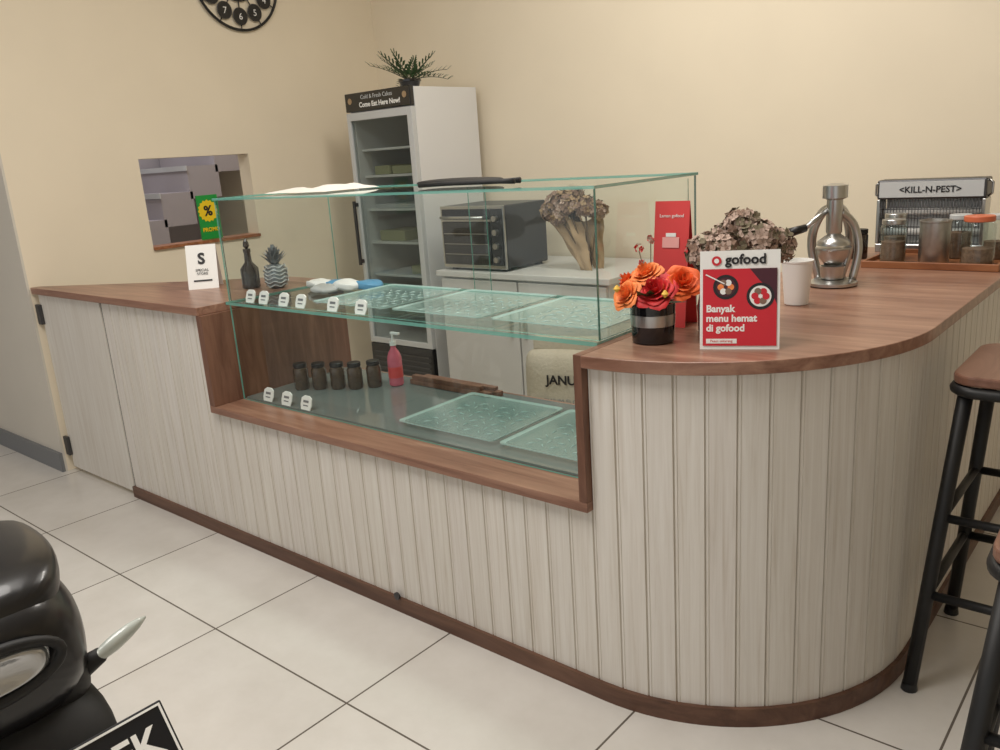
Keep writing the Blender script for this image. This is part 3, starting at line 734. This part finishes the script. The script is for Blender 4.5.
boxes('plate_border',[(.0042,.0055,-.134,.134,.049,.052),(.0042,.0055,-.134,.134,-.052,-.049),(.0042,.0055,-.134,-.131,-.049,.049),(.0042,.0055,.131,.134,-.049,.049)],M['paper'],pl)
text('plate_number','B 3241 FK',.055,(.0055,-.0,-.008),(H,0,H),M['paper'],pl,bold=.001)
def wheel(x,n_):
    def circ(r,n=48): return [(x+r*math.cos(2*math.pi*k/n),0,.28+r*math.sin(2*math.pi*k/n)) for k in range(n)]
    tubes('tyre_'+n_,[(circ(.235),.045,True)],M['rubber'],g,14); tubes('rim_'+n_,[(circ(.19),.018,True)],M['metald'],g,8)
    tubes('spokes_'+n_,[([(x,0,.28),(x+.185*math.cos(a),0,.28+.185*math.sin(a))],.012) for a in [k*2*math.pi/5 for k in range(5)]],M['metald'],g,8)
    lathe('hub_'+n_,[(.05,-.05),(.05,.05)],M['metald'],g,(x,0,.28),20,(H,0,0))
wheel(.55,'rear'); wheel(-.72,'front')
loft('engine_case',[(.62,-.10,.28,.03,.06),(.45,-.10,.29,.05,.09),(.15,-.09,.32,.06,.10),(-.05,-.05,.33,.06,.08)],M['metald'],g)
loft('muffler',[(.80,.13,.36,.03,.03),(.75,.13,.355,.045,.055),(.45,.13,.32,.045,.055),(.35,.12,.30,.02,.02)],M['matte'],g)
tubes('shock_absorber',[([(.5,-.13,.34),(.42,-.13,.56)],.022)],M['metald'],g)
loft('footboard',[(-.1,0,.34,.14,.05),(-.35,0,.30,.15,.04),(-.48,0,.32,.15,.06)],M['gloss'],g)
loft('leg_shield',[(-.46,0,.45,.17,.16),(-.50,0,.62,.19,.2),(-.56,0,.72,.17,.18),(-.62,0,.72,.10,.12)],M['gloss'],g)
loft('handlebar_cowl',[(-.40,0,.98,.06,.04),(-.46,0,.99,.12,.06),(-.56,0,.97,.12,.07),(-.63,0,.95,.06,.04)],M['gloss'],g)
tubes('steering_and_fork',[([(-.50,0,.96),(-.62,0,.6),(-.66,0,.52)],.03),([(-.66,.07,.5),(-.72,.07,.28)],.018),([(-.66,-.07,.5),(-.72,-.07,.28)],.018),([(-.66,.07,.5),(-.66,-.07,.5)],.02),([(-.46,-.32,1.0),(-.47,0,.98),(-.46,.32,1.0)],.012)],M['metald'],g)
tubes('grips',[([(-.46,-.33,1.0),(-.46,-.21,.995)],.018),([(-.46,.33,1.0),(-.46,.21,.995)],.018)],M['rubber'],g)
loft('front_fender',[(-.52,0,.46,.05,.03),(-.62,0,.53,.07,.035),(-.76,0,.55,.07,.03),(-.92,0,.48,.04,.015)],M['gloss'],g)

# ---------------------------------------------------------------- lights
def area(name,loc,size,energy,color=(1,.95,.88),rot=(0,0,0)):
    l=bpy.data.lights.new(name,'AREA'); l.shape='RECTANGLE'; l.size=size[0]; l.size_y=size[1]; l.energy=energy; l.color=color
    o=bpy.data.objects.new(name,l); COL.objects.link(o); o.location=loc; o.rotation_euler=rot; return o
area('ceiling_panel_light_front',(-1.6,.3,2.95),(1.3,1.3),54,(1,.96,.91))
area('ceiling_panel_light_back',(-1.5,2.4,2.95),(1.4,.4),34,(1,.95,.88))
area('backroom_fill_light',(-5.0,2.5,2.9),(.5,.5),24,(.95,.95,1))  # unseen fill lamp, added to brighten the room behind the opening
w=bpy.data.worlds.new('World'); S.world=w; w.use_nodes=True
w.node_tree.nodes['Background'].inputs[0].default_value=(1,.985,.965,1); w.node_tree.nodes['Background'].inputs[1].default_value=.68

# ---------------------------------------------------------------- camera
cam=bpy.data.cameras.new('camera'); co=bpy.data.objects.new('camera',cam); COL.objects.link(co)
cam.sensor_width=36; cam.lens=29.88; cam.clip_start=.02
r=Vector((.7626,.6413,-.0665)).normalized(); f_=Vector((-.6362,.7292,-.2575)); f_=(f_-r*f_.dot(r)).normalized(); u=r.cross(f_)
Mx=Matrix(((r.x,u.x,-f_.x,0),(r.y,u.y,-f_.y,0),(r.z,u.z,-f_.z,1.30),(0,0,0,1)))
co.matrix_world=Mx
S.camera=co
S.view_settings.view_transform='Standard'; S.view_settings.exposure=0
